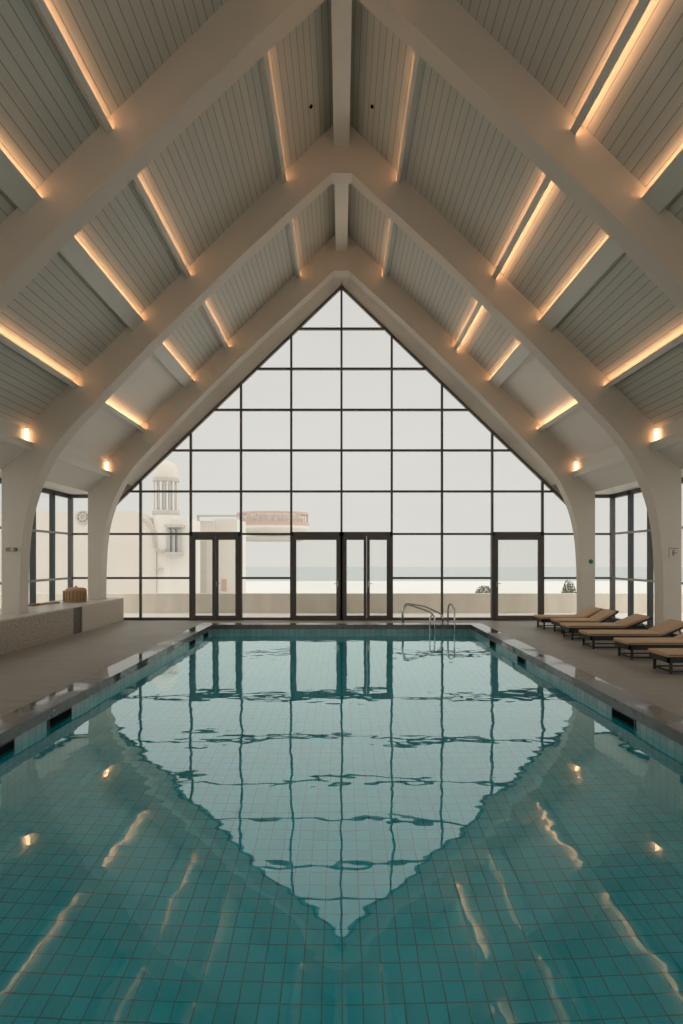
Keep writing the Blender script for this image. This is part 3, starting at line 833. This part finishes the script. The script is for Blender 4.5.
Y = 75.0
t = thing('low_building', 'pale flat-roofed building between the tower and the raised round deck', 'building', (P(205, 0, Y)[0], Y, -8))
off = (-P(205, 0, Y)[0], -Y, 8)
m = MB(); bx(m, 172, 214, 521, 660, Y, Y+8); m.build('wall', M['stucco'], t, loc=off)
m = MB(); bx(m, 213.5, 237, 519, 660, Y+1, Y+8); m.build('wall', M['stucco2'], t, loc=off)
m = MB(); bx(m, 199, 206, 541, 594, Y-0.2, Y); m.build('door_bay', M['trim_grey'], t, loc=off)
m = MB(); bx(m, 221.5, 226.5, 579, 591, Y+0.9, Y+1); m.build('window', M['brick_red'], t, loc=off)
m = MB(); bx(m, 183, 190, 567, 573, Y-0.2, Y); bx(m, 183, 190, 575, 577, Y-0.3, Y); m.build('window', M['win_grey'], t, loc=off)
m = MB(); bx(m, 197, 243, 514.8, 516.6, Y-0.5, Y); bx(m, 197, 198.4, 516, 522, Y-0.5, Y); m.build('pergola_beam', M['trim_grey'], t, loc=off)

Y = 90.0
cx, _ = P(269.5, 0, Y)
t = thing('raised_deck', 'round raised viewing deck with haze-paled red railings seen through the glass', 'building', (cx, Y+4, P(0, 542, Y)[1]))
zz = lambda py: P(0, py, Y)[1]
off = (-cx, -(Y+4), -zz(542))
m = MB(); m.lathe([(4.4, zz(534)), (5.5, zz(529)), (5.75, zz(527.5)), (5.75, zz(525))], cx, Y+4, 36, 1, 0.75); m.build('deck_slab', M['stucco2'], t, loc=off)
m = MB(); m.lathe([(4.6, zz(540.5)), (5.3, zz(539.5)), (5.3, zz(537)), (4.5, zz(536))], cx-0.3, Y+4, 36, 1, 0.75); m.build('lower_slab', M['trim_grey'], t, loc=off)
def ring(m, rx, py0, py1, th):
    n = 48
    for k in range(n):
        a0, a1 = 2*PI*k/n, 2*PI*(k+1)/n
        q = [(cx+rr*math.cos(a), Y+4+rr*0.75*math.sin(a)) for a in (a0, a1) for rr in (rx, rx-th)]
        vs = [m.bm.verts.new((*q[i], z)) for z in (zz(py1), zz(py0)) for i in (0, 2, 3, 1)]
        for f in ((0,3,2,1),(4,5,6,7),(0,1,5,4),(2,3,7,6)): m.bm.faces.new([vs[i] for i in f])
m = MB(); ring(m, 5.7, 521, 525, 0.15); m.build('railing', M['brick_red'], t, loc=off)
m = MB(); ring(m, 5.6, 511, 513.3, 0.4); m.build('roof_rim', M['brick_red'], t, loc=off)
m = MB()
for k in range(26):
    a = 2*PI*k/26; x, y = cx+5.5*math.cos(a), Y+4+4.1*math.sin(a)
    m.box(x-0.045, x+0.045, y-0.045, y+0.045, zz(525), zz(511))
m.build('posts', M['brick_red'], t, loc=off)
m = MB(); ring(m, 4.4, 513.5, 525, 0.3); m.build('window_band', M['stucco'], t, loc=off)
m = MB()
for k in range(30):
    a = 2*PI*k/30+0.1; 
    if k % 3 == 0: continue
    x, y = cx+4.6*math.cos(a), Y+4+3.4*math.sin(a); m.box(x-0.28, x+0.28, y-0.05, y+0.05, zz(520.5), zz(516.0+1.2*(k % 2)))
m.build('blinds', M['stucco2'], t, loc=off)

# shrubs behind the parapet
def shrub(label, px, py_top, wpx):
    Y = 21.3
    x, z = P(px, py_top, Y); w = wpx/600*Y/2
    t = thing('shrub', label, 'shrub', (x, Y, -0.2))
    m = MB()
    for k in range(7):
        a = random.uniform(0, 2*PI); m.tube([(0, 0, 0), (0.3*w*math.cos(a), 0.3*w*math.sin(a), (z+0.2)*0.55), (0.7*w*math.cos(a), 0.7*w*math.sin(a), (z+0.2)*0.9)], 0.012, 5)
    m.build('stems', M['twig'], t)
    m = MB()
    for k in range(1100):
        u = random.uniform(-1, 1); v_ = random.uniform(-1, 1); h = random.random()
        if u*u + v_*v_ + (h*1.0)**2 > 1.1: continue
        c = Vector((u*w, v_*w*0.8, 0.55 + h*(z+0.2-0.55)))
        R = Matrix.Rotation(random.uniform(0, 6.28), 3, 'Z') @ Matrix.Rotation(random.uniform(-1.2, 1.2), 3, 'X')
        q = [c + R @ Vector(p) for p in ((-0.03, 0, 0), (0, 0.045, 0.006), (0.03, 0, 0), (0, -0.045, -0.006))]
        m.bm.faces.new([m.bm.verts.new(p) for p in q])
    m.build('leaves', M['leaf'], t)
shrub('small grey-green shrub behind the parapet seen at the right edge of the far glass wall', 569, 580, 15)
shrub('low grey-green shrub above the parapet left of the right-hand single door', 484, 585.5, 20)

# ------------------------------------------------------------------ world
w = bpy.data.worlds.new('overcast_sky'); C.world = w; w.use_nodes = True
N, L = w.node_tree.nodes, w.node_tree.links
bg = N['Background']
tc = N.new('ShaderNodeTexCoord'); sp = N.new('ShaderNodeSeparateXYZ'); L.new(tc.outputs['Generated'], sp.inputs[0])
mp = N.new('ShaderNodeMapping'); mp.inputs['Scale'].default_value = (1.2, 1.2, 4.5); L.new(tc.outputs['Generated'], mp.inputs[0])
nz = N.new('ShaderNodeTexNoise'); nz.inputs['Scale'].default_value = 2.0; nz.inputs['Detail'].default_value = 5
L.new(mp.outputs[0], nz.inputs['Vector'])
cr = N.new('ShaderNodeMix'); cr.data_type = 'RGBA'
cr.inputs[6].default_value = (0.72, 0.705, 0.67, 1); cr.inputs[7].default_value = (0.80, 0.785, 0.75, 1)
L.new(nz.outputs['Fac'], cr.inputs[0]); L.new(cr.outputs[2], bg.inputs['Color'])
# extra sky strength added toward the unseen sides, to brighten the hall inside
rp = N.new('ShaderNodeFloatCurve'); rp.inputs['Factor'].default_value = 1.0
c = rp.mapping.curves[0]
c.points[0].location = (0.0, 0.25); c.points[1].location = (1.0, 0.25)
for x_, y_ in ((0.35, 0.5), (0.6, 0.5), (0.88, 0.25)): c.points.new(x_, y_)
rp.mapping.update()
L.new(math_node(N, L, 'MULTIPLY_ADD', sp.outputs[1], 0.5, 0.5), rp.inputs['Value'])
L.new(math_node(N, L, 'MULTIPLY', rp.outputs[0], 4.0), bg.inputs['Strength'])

# ------------------------------------------------------------------ camera
cd = bpy.data.cameras.new('camera'); cam = bpy.data.objects.new('camera', cd); COL.objects.link(cam)
cam.location = (0, 0, EYE); cam.rotation_euler = (PI/2, 0, 0)
cd.sensor_fit = 'HORIZONTAL'; cd.sensor_width = 36.0; cd.lens = 36.0*600/683; cd.shift_y = 46/683
cd.clip_start = 0.05; cd.clip_end = 3000
C.camera = cam
C.view_settings.view_transform = 'Standard'; C.view_settings.look = 'None'
C.view_settings.gamma = 1.0; C.view_settings.use_curve_mapping = False
C.view_settings.exposure = 0.0
